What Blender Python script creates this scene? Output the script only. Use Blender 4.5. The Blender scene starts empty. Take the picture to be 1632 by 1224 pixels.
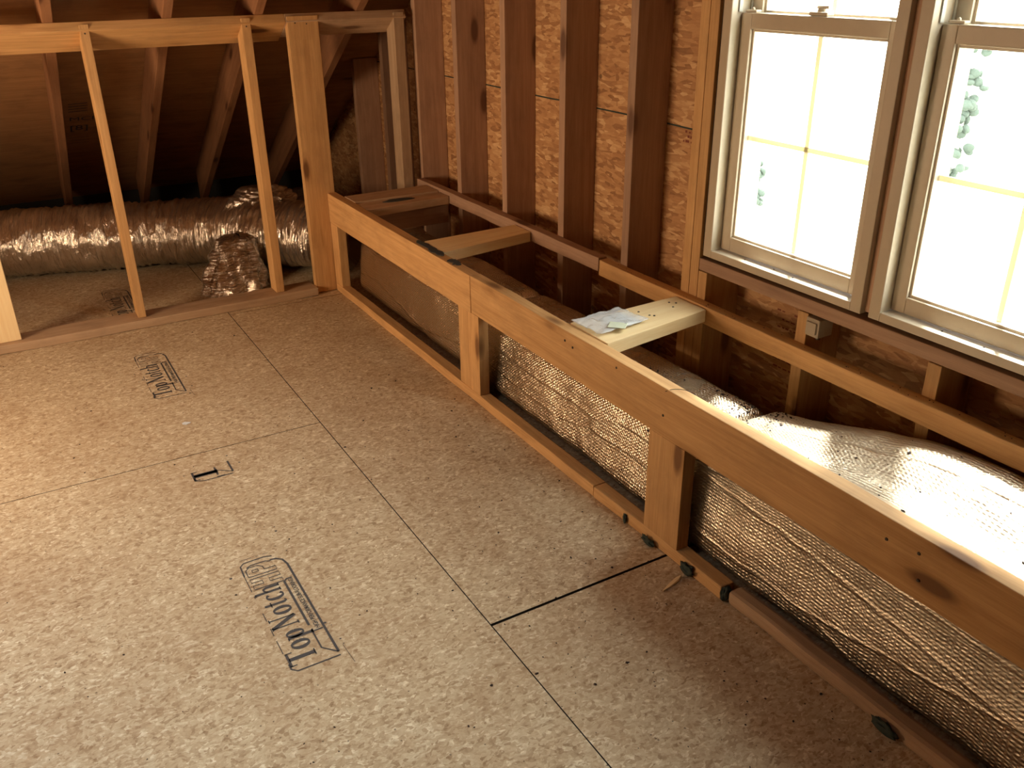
import bpy, bmesh, math, random
from mathutils import Vector, Matrix, noise
random.seed(7)
S = bpy.context.scene
COL = S.collection

# ------------------------------------------------------------------ camera
IMG_W, IMG_H, F_PX = 1632, 1224, 1415.7
cam_d = bpy.data.cameras.new('camera')
cam = bpy.data.objects.new('camera', cam_d); COL.objects.link(cam)
cam_d.sensor_fit = 'HORIZONTAL'; cam_d.sensor_width = 36.0
cam_d.lens = F_PX / IMG_W * 36.0
cam_d.clip_start = 0.02; cam_d.clip_end = 300
R = ((0.8627486194634288, -0.5055123875612232, -0.011047426673185692),
     (-0.22642829618947494, -0.3667209650092381, -0.902355783772357),
     (0.4521007037139835, 0.7810076567133287, -0.43085031490817793))
right, down, fwd = Vector(R[0]), Vector(R[1]), Vector(R[2])
m = Matrix((right, -down, -fwd)).transposed().to_4x4()
m.translation = Vector((-0.79044273, -1.47995894, 1.44238194))
cam.matrix_world = m
S.camera = cam

# ------------------------------------------------------------------ light
SKY = 15.0
wd = bpy.data.worlds.new('world'); S.world = wd; wd.use_nodes = True
wn = wd.node_tree.nodes; wl = wd.node_tree.links
bg = wn['Background']; bg.inputs[0].default_value = (1.0, 0.985, 0.93, 1); bg.inputs[1].default_value = SKY

def lamp(name, kind, loc, aim, **kw):
    d = bpy.data.lights.new(name, kind)
    o = bpy.data.objects.new(name, d); COL.objects.link(o)
    o.location = loc
    o.rotation_euler = Vector(aim).to_track_quat('-Z', 'Y').to_euler()
    for k, v in kw.items(): setattr(d, k, v)
    return o
lamp('sun', 'SUN', (3, 3, 7), (-1, -.80, -2.50), energy=24, angle=0.07, color=(1, .96, .88))
# sky portals just outside the window openings
for i, y in enumerate((.189, -.424)):
    p = lamp('sky_portal', 'AREA', (1.20, y, 1.31), (-1, 0, 0), shape='RECTANGLE', size=.60, size_y=1.40)
    p.data.cycles.is_portal = True
# added warm fill light at the left, out of the frame, no fixture modelled
lamp('left_warm_fill', 'AREA', (-2.2, 1.38, .82), (1, 0.2, .06), shape='RECTANGLE', size=.8, size_y=.6,
     energy=27, color=(1, .68, .41), spread=2.2)
# added neutral fill from overhead for the left floor; the roof has no opening
lamp('left_floor_fill', 'AREA', (-2.0, -.05, 2.55), (.1, .1, -1), shape='RECTANGLE', size=.9, size_y=.9,
     energy=14, color=(1, .98, .95), spread=1.5)

S.view_settings.view_transform = 'Standard'; S.view_settings.look = 'None'
S.view_settings.gamma = 1; S.view_settings.use_curve_mapping = False
S.view_settings.exposure = 0.0
S.cycles.use_denoising = True
S.cycles.max_bounces = 10; S.cycles.diffuse_bounces = 7; S.cycles.glossy_bounces = 4
S.cycles.transparent_max_bounces = 12
S.cycles.sample_clamp_indirect = 8
S.cycles.caustics_reflective = False; S.cycles.caustics_refractive = False

# ------------------------------------------------------------------ node helpers
class NT:
    def __init__(s, name):
        s.m = bpy.data.materials.new(name); s.m.use_nodes = True
        s.t = s.m.node_tree; s.b = s.t.nodes['Principled BSDF']
    def n(s, kind, **kw):
        x = s.t.nodes.new(kind)
        for k, v in kw.items():
            if k.startswith('i_'):
                k = k[2:]; k = int(k) if k.isdigit() else k
                s.set(x.inputs[k], v)
            else: setattr(x, k, v)
        return x
    def set(s, sock, v):
        if hasattr(v, 'is_linked') or isinstance(v, bpy.types.NodeSocket): s.t.links.new(v, sock)
        else: sock.default_value = v
    def math(s, op, a, b=0.0, c=0.0, clamp=False):
        x = s.n('ShaderNodeMath', operation=op, use_clamp=clamp)
        s.set(x.inputs[0], a); s.set(x.inputs[1], b); s.set(x.inputs[2], c)
        return x.outputs[0]
    def mix(s, f, a, b, blend='MIX'):
        x = s.n('ShaderNodeMix', data_type='RGBA', blend_type=blend)
        s.set(x.inputs[0], f); s.set(x.inputs[6], a); s.set(x.inputs[7], b)
        return x.outputs[2]
    def ramp(s, f, stops):
        x = s.n('ShaderNodeValToRGB'); e = x.color_ramp.elements
        while len(e) < len(stops): e.new(.5)
        for q, (p, c) in zip(e, stops):
            q.position = p; q.color = (*c, 1) if len(c) == 3 else c
        s.set(x.inputs[0], f); return x.outputs[0]
    def coords(s, out='Object', scale=(1, 1, 1), rot=(0, 0, 0), loc=(0, 0, 0), src=None):
        if src is None: src = s.n('ShaderNodeTexCoord').outputs[out]
        mp = s.n('ShaderNodeMapping'); s.set(mp.inputs[0], src)
        mp.inputs['Scale'].default_value = scale; mp.inputs['Rotation'].default_value = rot
        mp.inputs['Location'].default_value = loc
        return mp.outputs[0]
    def noise(s, vec, scale=5, detail=4, rough=.5, dist=0):
        return s.n('ShaderNodeTexNoise', i_Vector=vec, i_Scale=scale, i_Detail=detail, i_Roughness=rough, i_Distortion=dist).outputs[0]
    def vor(s, vec, scale=5, feature='F1', rnd=1.0):
        return s.n('ShaderNodeTexVoronoi', feature=feature, i_Vector=vec, i_Scale=scale, i_Randomness=rnd)
    def bump(s, h, strength=.3, dist=.002, normal=None):
        x = s.n('ShaderNodeBump', i_Height=h, i_Strength=strength, i_Distance=dist)
        if normal is not None: s.set(x.inputs['Normal'], normal)
        return x.outputs[0]
    def out(s, **kw):
        for k, v in kw.items(): s.set(s.b.inputs[k.replace('_', ' ')], v)
        return s.m

def rgb(r, g, b): return (r, g, b, 1)

def wood(name, light, dark, knots=1.0, rough=.7, dirt=.35):
    w = NT(name)
    tc = w.n('ShaderNodeTexCoord').outputs['Object']
    rnd = w.n('ShaderNodeObjectInfo').outputs['Random']
    off = w.n('ShaderNodeCombineXYZ', i_0=w.math('MULTIPLY', rnd, 37.0), i_1=w.math('MULTIPLY', rnd, 11.0), i_2=w.math('MULTIPLY', rnd, 23.0)).outputs[0]
    p = w.n('ShaderNodeVectorMath', operation='ADD', i_0=tc, i_1=off).outputs[0]
    # knots: sparse voronoi cells, stretched a little along the grain
    kv = w.vor(w.coords(src=p, scale=(3.0, 9, 9)), 1.0)
    kd = kv.outputs['Distance']
    kcol = w.n('ShaderNodeSeparateColor', i_0=kv.outputs['Color']).outputs[0]
    kmask = w.math('LESS_THAN', kcol, .30 * knots)
    ring = w.math('MULTIPLY', w.math('SUBTRACT', 1.0, w.math('MULTIPLY', kd, 3.4), clamp=True), kmask)
    knot = w.ramp(ring, [(0.35, (0, 0, 0)), (.62, (1, 1, 1))])
    g1 = w.noise(w.coords(src=p, scale=(1.2, 22, 22)), 2.2, 5, .6, .6)
    g2 = w.noise(w.coords(src=p, scale=(3, 110, 110)), 3.0, 3, .6)
    grain = w.math('ADD', w.math('MULTIPLY', g1, .65), w.math('MULTIPLY', g2, .35))
    grain = w.math('ADD', grain, w.math('MULTIPLY', ring, .35))
    c = w.mix(w.ramp(grain, [(.34, (0, 0, 0)), (.68, (1, 1, 1))]), rgb(*light), rgb(*dark))
    tint = w.math('MULTIPLY_ADD', rnd, .30, .84)
    c = w.mix(1.0, c, w.n('ShaderNodeCombineColor', i_0=tint, i_1=tint, i_2=tint).outputs[0], 'MULTIPLY')
    d = w.noise(w.coords(src=p, scale=(5, 9, 9)), 1.0, 6, .65)
    c = w.mix(w.math('MULTIPLY', w.ramp(d, [(.48, (0, 0, 0)), (.75, (1, 1, 1))]), dirt), c, rgb(dark[0]*.45, dark[1]*.45, dark[2]*.5))
    c = w.mix(w.math('MULTIPLY', knot, .85), c, rgb(dark[0]*.32, dark[1]*.24, dark[2]*.2))
    return w.out(Base_Color=c, Roughness=rough, Normal=w.bump(grain, .25, .0012))

def osb(name, cols, dark, size=1.0, contrast=1.0, stretch=5.0, rough=.75, plane='xy', seam=None, stain=.4, speck=1.0):
    w = NT(name)
    tc = w.n('ShaderNodeTexCoord').outputs['Object']
    if plane == 'yz':
        sx = w.n('ShaderNodeSeparateXYZ', i_0=tc)
        tc = w.n('ShaderNodeCombineXYZ', i_0=sx.outputs[1], i_1=sx.outputs[2], i_2=sx.outputs[0]).outputs[0]
    warp = w.n('ShaderNodeTexNoise', i_Vector=tc, i_Scale=(22 if plane == 'xy' else 6 / size), i_Detail=4).outputs[1]
    wv = w.n('ShaderNodeVectorMath', operation='MULTIPLY_ADD', i_0=warp, i_1=((.030 if plane == 'xy' else .02*size),)*3, i_2=tc).outputs[0]
    layers = []
    for k, (ang, sc, o) in enumerate(((.25, 26, 0), (1.75, 30, 3.1), (-.6, 34, 7.7), (.95, 60, 5.2))):
        v = w.vor(w.coords(src=wv, scale=(1, stretch, 1), rot=(0, 0, ang), loc=(o, o, 0)), sc / size / (1 if k < 3 else 1))
        layers.append(w.n('ShaderNodeSeparateColor', i_0=v.outputs['Color']))
    val = layers[0].outputs[0]
    val = w.n('ShaderNodeMix', i_0=w.math('GREATER_THAN', layers[1].outputs[1], .5), i_2=val, i_3=layers[1].outputs[0]).outputs[0]
    val = w.n('ShaderNodeMix', i_0=w.math('GREATER_THAN', layers[2].outputs[1], .55), i_2=val, i_3=layers[2].outputs[0]).outputs[0]
    val = w.n('ShaderNodeMix', i_0=w.math('GREATER_THAN', layers[3].outputs[1], .6), i_2=val, i_3=layers[3].outputs[0]).outputs[0]
    val = w.math('ADD', w.math('MULTIPLY', w.math('SUBTRACT', val, .5), contrast), .5)
    fib = w.noise(w.coords(src=wv, scale=(1, 6, 1)), 60 / size, 3, .6)
    val = w.math('ADD', val, w.math('MULTIPLY', w.math('SUBTRACT', fib, .5), .5))
    if plane == 'xy':
        blot = w.noise(tc, 30, 6, .6, 1.6)
        val = w.math('ADD', val, w.math('MULTIPLY', w.math('SUBTRACT', blot, .5), 1.1))
    n = len(cols)
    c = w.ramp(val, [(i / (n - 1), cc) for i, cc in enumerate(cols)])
    st = w.noise(tc, 2.3, 6, .62)
    c = w.mix(w.math('MULTIPLY', w.ramp(st, [(.45, (0, 0, 0)), (.72, (1, 1, 1))]), stain), c, rgb(*dark))
    sp = w.vor(tc, 22 / size)
    spm = w.math('MULTIPLY', w.math('LESS_THAN', sp.outputs['Distance'], .10), w.math('LESS_THAN', w.n('ShaderNodeSeparateColor', i_0=sp.outputs['Color']).outputs[0], .25 * speck))
    c = w.mix(w.math('MULTIPLY', spm, .7), c, rgb(dark[0]*.3, dark[1]*.3, dark[2]*.3))
    if seam is not None:
        z = w.n('ShaderNodeSeparateXYZ', i_0=w.n('ShaderNodeTexCoord').outputs['Object']).outputs[2]
        wob = w.math('MULTIPLY', w.math('SUBTRACT', w.noise(tc, 3.0, 2), .5), .010)
        line = w.math('LESS_THAN', w.math('ABSOLUTE', w.math('SUBTRACT', w.math('ADD', z, wob), seam)), .0028)
        c = w.mix(line, c, rgb(.02, .035, .03))
    h = w.math('ADD', val, w.math('MULTIPLY', fib, .4))
    return w.out(Base_Color=c, Roughness=rough, Normal=w.bump(h, .35, .0012))

def plain(name, c, rough=.6, metal=0, bump=0, bs=60, spec=.5):
    w = NT(name)
    tc = w.n('ShaderNodeTexCoord').outputs['Object']
    n = w.noise(tc, bs, 4)
    col = w.mix(w.math('MULTIPLY', n, .35), rgb(*c), rgb(c[0]*.7, c[1]*.7, c[2]*.7))
    w.out(Base_Color=col, Roughness=rough, Metallic=metal)
    w.b.inputs['Specular IOR Level'].default_value = spec
    if bump: w.out(Normal=w.bump(n, bump, .002))
    return w.m

M = {}
M['pine'] = wood('pine_lumber', (.68, .415, .185), (.47, .255, .095), 1.7)
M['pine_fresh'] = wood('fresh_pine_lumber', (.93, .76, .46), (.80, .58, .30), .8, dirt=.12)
M['pine_red'] = wood('reddish_fir_lumber', (.50, .32, .215), (.34, .20, .13), 1.3)
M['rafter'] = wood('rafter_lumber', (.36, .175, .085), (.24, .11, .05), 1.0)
M['pine_dusty'] = wood('dusty_pine_lumber', (.60, .43, .28), (.45, .29, .17), .8, .8, .45)
M['floor_osb'] = osb('subfloor_panel', [(.30, .195, .105), (.46, .34, .21), (.56, .44, .285), (.63, .53, .36), (.86, .78, .60)], (.34, .21, .11), .52, .66, 1.6, .72, stain=.42)
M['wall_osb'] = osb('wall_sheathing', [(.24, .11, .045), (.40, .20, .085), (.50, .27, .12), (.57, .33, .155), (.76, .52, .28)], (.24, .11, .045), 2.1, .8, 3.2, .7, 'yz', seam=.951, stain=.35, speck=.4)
M['ply'] = wood('roof_plywood', (.46, .25, .11), (.32, .165, .07), .35, .8, .5)
M['edge'] = plain('panel_edge_sealer', (.03, .025, .018), .9)
M['dark'] = plain('dark_underlay', (.02, .015, .012), .9)
M['vinyl'] = plain('white_vinyl', (.54, .47, .365), .38)
M['track'] = plain('grey_track', (.55, .56, .52), .5)
M['gap'] = plain('foam_gap', (.06, .035, .02), .9)
M['ink'] = plain('dark_ink', (.075, .072, .075), .85)
M['redink'] = plain('faded_red_ink', (.22, .06, .04), .85)
M['debris'] = plain('dark_debris', (.035, .02, .015), .9)
M['green'] = plain('dark_green_scrap', (.035, .05, .038), .8, bump=.6)
M['steel'] = plain('nail_steel', (.08, .07, .06), .5, .7)
M['plastic_box'] = plain('grey_plastic', (.42, .36, .28), .55)
M['felt'] = plain('dark_felt', (.05, .055, .055), .85, bump=.4)
M['paper'] = plain('white_paper', (.75, .80, .82), .6)
M['paper_green'] = plain('pale_green_paper', (.60, .68, .55), .6)
M['ground'] = plain('outdoor_ground', (.50, .50, .44), .9, bs=.6)
M['leaves'] = plain('outdoor_leaves', (.045, .066, .054), .8, bs=3)
M['bark'] = plain('outdoor_bark', (.2, .15, .1), .9, bs=10)
M['siding'] = plain('outer_siding', (.6, .58, .5), .7)

def glass():
    w = NT('window_glass')
    t = w.t; o = [n for n in t.nodes if n.type == 'OUTPUT_MATERIAL'][0]
    tr = w.n('ShaderNodeBsdfTransparent'); tr.inputs[0].default_value = (.96, .98, .96, 1)
    gl = w.n('ShaderNodeBsdfGlossy'); gl.inputs['Roughness'].default_value = .02
    mx = w.n('ShaderNodeMixShader'); mx.inputs[0].default_value = .07
    t.links.new(tr.outputs[0], mx.inputs[1]); t.links.new(gl.outputs[0], mx.inputs[2]); t.links.new(mx.outputs[0], o.inputs[0])
    return w.m
M['glass'] = glass()

def grille_mat():
    w = NT('thin_white_grille')
    t = w.t; o = [n for n in t.nodes if n.type == 'OUTPUT_MATERIAL'][0]
    w.out(Base_Color=rgb(.85, .82, .72), Roughness=.4)
    tl = w.n('ShaderNodeBsdfTranslucent'); tl.inputs[0].default_value = (.85, .80, .62, 1)
    mx = w.n('ShaderNodeMixShader'); mx.inputs[0].default_value = .3
    t.links.new(w.b.outputs[0], mx.inputs[1]); t.links.new(tl.outputs[0], mx.inputs[2]); t.links.new(mx.outputs[0], o.inputs[0])
    return w.m
M['grille'] = grille_mat()

def bubble_foil(name, bs, bd, dots, rough):
    w = NT(name)
    uv = w.n('ShaderNodeTexCoord').outputs['UV']
    wp = w.n('ShaderNodeTexNoise', i_Vector=uv, i_Scale=9, i_Detail=3).outputs[1]
    p = w.n('ShaderNodeVectorMath', operation='MULTIPLY_ADD', i_0=wp, i_1=(.018, .022, 0), i_2=uv).outputs[0]
    s = w.n('ShaderNodeSeparateXYZ', i_0=p)
    a, b = s.outputs[0], s.outputs[1]
    k = 2 * math.pi / .0105
    sa = w.math('SINE', w.math('MULTIPLY', a, k)); sb = w.math('SINE', w.math('MULTIPLY', b, k * .8))
    brk = w.ramp(w.noise(w.coords(src=p, scale=(70, 38, 1)), 1.0, 3, .6), [(.38, (.15, .15, .15)), (.60, (1, 1, 1))])
    bub = w.math('ADD', w.math('MULTIPLY', w.math('MULTIPLY', sa, sb), dots), w.math('MULTIPLY', w.math('MULTIPLY', sa, brk), .75))
    wr = w.noise(w.coords(src=p, scale=(48, 20, 1)), 1.0, 5, .65, 1.2)
    cr = w.n('ShaderNodeTexVoronoi', feature='DISTANCE_TO_EDGE', i_Vector=w.coords(src=p, scale=(6, 1.3, 1), rot=(0, 0, .35)), i_Scale=1.0).outputs['Distance']
    crease = w.ramp(cr, [(0, (1, 1, 1)), (.035, (0, 0, 0))])
    big = w.noise(w.coords(src=p, scale=(6, 3, 1)), 1.0, 3, .5)
    n1 = w.bump(big, .35, .012)
    n2 = w.bump(bub, bs, bd, n1)
    n3 = w.bump(wr, .5, .006, n2)
    n4 = w.bump(crease, .6, .004, n3)
    # settled dust, thicker in patches of the upward faces
    g = w.n('ShaderNodeNewGeometry').outputs['Normal']
    up = w.n('ShaderNodeSeparateXYZ', i_0=g).outputs[2]
    pat = w.noise(w.coords(src=uv, scale=(5, 5, 1)), 1.0, 5, .65)
    dust = w.math('MULTIPLY', w.math('MULTIPLY', w.ramp(up, [(.5, (0, 0, 0)), (.95, (1, 1, 1))]), w.ramp(pat, [(.3, (.25, .25, .25)), (.7, (.85, .85, .85))])), .75)
    t = w.t; o = [n for n in t.nodes if n.type == 'OUTPUT_MATERIAL'][0]
    w.out(Base_Color=rgb(.93, .83, .68), Metallic=1.0, Roughness=rough, Normal=n4)
    d = w.n('ShaderNodeBsdfDiffuse'); d.inputs[0].default_value = (.42, .33, .23, 1); w.set(d.inputs['Normal'], n4)
    mx = w.n('ShaderNodeMixShader'); w.set(mx.inputs[0], dust)
    t.links.new(w.b.outputs[0], mx.inputs[1]); t.links.new(d.outputs[0], mx.inputs[2]); t.links.new(mx.outputs[0], o.inputs[0])
    return w.m
M['bubble'] = bubble_foil('bubble_foil', .5, .0026, .6, .24)
M['bubble_loose'] = bubble_foil('loose_bubble_foil', .42, .0023, .5, .33)

def mylar(name, rough=.17):
    w = NT(name)
    uv = w.n('ShaderNodeTexCoord').outputs['UV']
    v1 = w.n('ShaderNodeTexNoise', i_Vector=w.coords(src=uv, scale=(14, 42, 1)), i_Scale=1.0, i_Detail=5, i_Roughness=.55, i_Distortion=1.6).outputs[0]
    v2 = w.vor(w.coords(src=uv, scale=(18, 50, 1)), 1.0).outputs['Distance']
    v3 = w.noise(w.coords(src=uv, scale=(3, 12, 1)), 1.0, 3)
    n = w.bump(v3, .7, .03)
    n = w.bump(v1, .8, .012, n)
    n = w.bump(v2, .35, .006, n)
    w.out(Base_Color=rgb(.80, .74, .66), Metallic=.93, Roughness=rough, Normal=n)
    return w.m
M['mylar'] = mylar('duct_mylar')

def poly_bag():
    w = NT('clear_poly_bag')
    t = w.t; o = [n for n in t.nodes if n.type == 'OUTPUT_MATERIAL'][0]
    tr = w.n('ShaderNodeBsdfTransparent')
    nz = w.noise(w.n('ShaderNodeTexCoord').outputs['Object'], 70, 3)
    w.out(Base_Color=rgb(.75, .80, .85), Roughness=.15, Normal=w.bump(nz, .8, .004))
    mx = w.n('ShaderNodeMixShader'); mx.inputs[0].default_value = .42
    t.links.new(tr.outputs[0], mx.inputs[1]); t.links.new(w.b.outputs[0], mx.inputs[2]); t.links.new(mx.outputs[0], o.inputs[0])
    return w.m
M['bag'] = poly_bag()

# ------------------------------------------------------------------ object helpers
def tag(o, label=None, cat=None, group=None, kind=None):
    if label: o['label'] = label
    if cat: o['category'] = cat
    if group: o['group'] = group
    if kind: o['kind'] = kind
    return o
def link(name, bm, mat, parent=None, smooth=False):
    me = bpy.data.meshes.new(name); bm.to_mesh(me); bm.free()
    if smooth:
        for p in me.polygons: p.use_smooth = True
    o = bpy.data.objects.new(name, me); COL.objects.link(o)
    if mat is not None: me.materials.append(M[mat] if isinstance(mat, str) else mat)
    if parent is not None: o.parent = parent; o.matrix_parent_inverse = Matrix()
    return o
def empty(name, loc=(0, 0, 0)):
    o = bpy.data.objects.new(name, None); COL.objects.link(o); o.location = loc; o.empty_display_size = .05
    return o
def add_box(bm, lo, hi):
    v = [bm.verts.new((x, y, z)) for x in (lo[0], hi[0]) for y in (lo[1], hi[1]) for z in (lo[2], hi[2])]
    for f in ((0, 1, 3, 2), (4, 6, 7, 5), (0, 4, 5, 1), (2, 3, 7, 6), (0, 2, 6, 4), (1, 5, 7, 3)):
        bm.faces.new([v[i] for i in f])
    return v
def bevel(bm, off, seg=2):
    bmesh.ops.recalc_face_normals(bm, faces=bm.faces)
    bmesh.ops.bevel(bm, geom=list(bm.edges), offset=off, segments=seg, affect='EDGES', profile=.6)
def plank(name, corners, mat, label=None, cat=None, group=None, bev=.0025, parent=None, rough=.0, seed=None, kind=None):
    """corners: 8 points, first 4 = one end (loop), last 4 = other end (same order). Local X runs along the grain."""
    c = [Vector(p) for p in corners]
    a = sum(c[:4], Vector()) / 4; b = sum(c[4:], Vector()) / 4
    X = (b - a).normalized(); Y = (c[1] - c[0]); Y = (Y - Y.dot(X) * X).normalized(); Z = X.cross(Y)
    mid = (a + b) / 2
    m = Matrix((X, Y, Z)).transposed().to_4x4(); m.translation = mid
    inv = m.inverted(); L = (b - a).length
    bm = bmesh.new()
    nseg = max(1, int(L / .12)) if rough else 1
    rings = []
    for i in range(nseg + 1):
        t = i / nseg
        ring = []
        for k in range(4):
            p = inv @ c[k].lerp(c[k + 4], t)
            ring.append(bm.verts.new(p))
        rings.append(ring)
    for i in range(nseg):
        for k in range(4):
            bm.faces.new([rings[i][k], rings[i][(k + 1) % 4], rings[i + 1][(k + 1) % 4], rings[i + 1][k]])
    bm.faces.new(rings[0][::-1]); bm.faces.new(rings[-1])
    bmesh.ops.recalc_face_normals(bm, faces=bm.faces)
    if bev:
        es = [e for e in bm.edges if e.calc_face_angle(0) > .5]
        bmesh.ops.bevel(bm, geom=es, offset=bev, segments=2, affect='EDGES', profile=.6)
    if rough:
        for v in bm.verts:
            q = v.co * 9 + Vector((seed or L * 7, 0, 0))
            v.co.y += rough * noise.noise(q); v.co.z += rough * noise.noise(q + Vector((5, 5, 5)))
    o = link(name, bm, mat)
    if parent is None: o.matrix_world = m
    else: o.parent = parent; o.matrix_world = m; o.matrix_parent_inverse = Matrix.Translation(-parent.location)
    tag(o, label, cat, group, kind)
    return o
def board(name, lo, hi, mat, label=None, cat='lumber', group=None, bev=.0025, rough=0.0, kind=None, parent=None):
    """axis aligned board, grain along its longest side"""
    (x0, y0, z0), (x1, y1, z1) = lo, hi
    d = [x1 - x0, y1 - y0, z1 - z0]; ax = d.index(max(d))
    if ax == 0: e = lambda x: [(x, y0, z0), (x, y1, z0), (x, y1, z1), (x, y0, z1)]; c = e(x0) + e(x1)
    elif ax == 1: e = lambda y: [(x0, y, z0), (x1, y, z0), (x1, y, z1), (x0, y, z1)]; c = e(y0) + e(y1)
    else: e = lambda z: [(x0, y0, z), (x1, y0, z), (x1, y1, z), (x0, y1, z)]; c = e(z0) + e(z1)
    return plank(name, c, mat, label, cat if parent is None else None, group, bev, rough=rough, kind=kind, parent=parent)
def nails(parent, pts, axis, r=.0032):
    for p in pts:
        bm = bmesh.new()
        q = Vector(axis).to_track_quat('Z', 'Y').to_matrix().to_4x4(); q.translation = Vector(p)
        bmesh.ops.create_cone(bm, cap_ends=True, segments=8, radius1=r, radius2=r * .7, depth=.002, matrix=q)
        o = link('nail_head', bm, 'steel')
        o.parent = parent; o.matrix_parent_inverse = parent.matrix_world.inverted()

XS = 1.027            # inner edge of the gable studs
XO = 1.167            # sheathing of the gable
SLOPE, Y0, Z0 = .603, 2.48, 1.273
def roof_z(y): return Z0 - SLOPE * (y - Y0)         # underside of the rafters, knee-wall side
RIDGE_Y = -1.2
def rz(y): return roof_z(y) if y >= RIDGE_Y else roof_z(2 * RIDGE_Y - y)
Y_EAVE = 4.55
XL = -3.0

# ================================================================== SETTING
def floor():
    bm = bmesh.new(); T = .026
    g = .0015
    xs = [(XL, -2.438), (-2.438, -1.219), (-1.219, 0), (0, XO)]
    for i, (a, b) in enumerate(xs):
        off = 1.219 if i % 2 == 0 else 0.0
        y = -8.5 + (off - (-8.5)) % 2.438
        cuts = [-7.0] + [c for c in [y + 2.438 * k for k in range(-1, 8)] if -6.9 < c < 4.6] + [4.78]
        for c0, c1 in zip(cuts, cuts[1:]):
            g0 = .0042 if (i == 3 and abs(c0) < .01) else g
            g1 = .0042 if (i == 3 and abs(c1) < .01) else g
            add_box(bm, (a + g, c0 + g0, -T), (b - g, c1 - g1, 0))
    bmesh.ops.recalc_face_normals(bm, faces=bm.faces)
    bm.normal_update()
    for q in bm.faces:
        if abs(q.normal.z) < .5: q.material_index = 1
    f = tag(link('floor', bm, 'floor_osb'), kind='structure'); f.data.materials.append(M['edge'])
    bm = bmesh.new(); add_box(bm, (XL, -7, -.06), (XO, 4.78, -.0265))
    link('underlay', bm, 'dark', f)
    return f
FLOOR = floor()

def walls():
    # gable wall with the twin window opening
    bm = bmesh.new(); x0, x1 = XO, XO + .012
    oy0, oy1, oz0, oz1 = -.722, .487, .61, 2.02
    def quad_strip(ya, yb, zlo, zhi_f):
        n = max(1, int((yb - ya) / .5))
        for i in range(n):
            p, q = ya + (yb - ya) * i / n, ya + (yb - ya) * (i + 1) / n
            za, zb = zhi_f(p), zhi_f(q)
            v = [bm.verts.new(c) for c in ((x0, p, zlo), (x0, q, zlo), (x0, q, zb), (x0, p, za), (x1, p, zlo), (x1, q, zlo), (x1, q, zb), (x1, p, za))]
            for f in ((0, 1, 2, 3), (7, 6, 5, 4), (0, 4, 5, 1), (3, 2, 6, 7)): bm.faces.new([v[k] for k in f])
    top = lambda y: rz(y) + .2155
    quad_strip(-6.8, RIDGE_Y, -.02, top); quad_strip(RIDGE_Y, oy0, -.02, top)
    quad_strip(oy0, oy1, -.02, lambda y: oz0); quad_strip(oy0, oy1, oz1, top); quad_strip(oy1, Y_EAVE + .2, -.02, top)
    bmesh.ops.remove_doubles(bm, verts=bm.verts, dist=1e-5)
    bmesh.ops.recalc_face_normals(bm, faces=bm.faces)
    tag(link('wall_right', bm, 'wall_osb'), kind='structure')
    # opposite side wall, out of the frame
    bm = bmesh.new(); x0, x1 = XL - .012, XL
    quad_strip(-6.8, RIDGE_Y, -.02, top); quad_strip(RIDGE_Y, Y_EAVE + .2, -.02, top)
    bmesh.ops.recalc_face_normals(bm, faces=bm.faces)
    tag(link('wall_left', bm, 'wall_osb'), kind='structure')
    # roof deck (both slopes)
    bm = bmesh.new(); dz = .215
    pts = [(Y_EAVE + .25, rz(Y_EAVE + .25) + dz), (RIDGE_Y, rz(RIDGE_Y) + dz), (-6.8, rz(-6.8) + dz)]
    for (ya, za), (yb, zb) in zip(pts, pts[1:]):
        v = [bm.verts.new(c) for c in ((XL, ya, za), (XO, ya, za), (XO, yb, zb), (XL, yb, zb), (XL, ya, za + .013), (XO, ya, za + .013), (XO, yb, zb + .013), (XL, yb, zb + .013))]
        for f in ((0, 1, 2, 3), (7, 6, 5, 4), (0, 4, 5, 1), (2, 6, 7, 3), (0, 3, 7, 4), (1, 5, 6, 2)): bm.faces.new([v[k] for k in f])
    bmesh.ops.recalc_face_normals(bm, faces=bm.faces)
    c = tag(link('ceiling', bm, 'ply'), kind='structure')
    bm = bmesh.new(); add_box(bm, (XL, Y_EAVE + .2, -.02), (XO, Y_EAVE + .22, .45))
    tag(link('wall_back', bm, 'felt'), kind='structure')
    bm = bmesh.new(); add_box(bm, (XL, -6.82, -.02), (XO, -6.8, .8))
    tag(link('wall_front', bm, 'ply'), kind='structure')
    return c
CEIL = walls()

# ------------------------------------------------------------------ rafters
raf = [(-.517, 'rafter at the left above the end of the long foil duct'),
       (-.084, 'rafter rising between the two slim knee wall studs'),
       (.285, 'rafter just left of the stud next to the wide post, dark at its foot'),
       (.735, 'shadowed rafter right of the wide knee wall post')]
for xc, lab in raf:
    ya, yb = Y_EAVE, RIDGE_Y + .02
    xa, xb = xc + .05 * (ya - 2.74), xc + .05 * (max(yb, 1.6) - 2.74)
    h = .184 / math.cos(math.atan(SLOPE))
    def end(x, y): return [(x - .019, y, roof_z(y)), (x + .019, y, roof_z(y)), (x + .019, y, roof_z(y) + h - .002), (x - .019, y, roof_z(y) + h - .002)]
    plank('rafter', end(xa, ya) + end(xb, yb), 'rafter', 'brown ' + lab, 'rafter', 'rafters above the knee wall')

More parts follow.
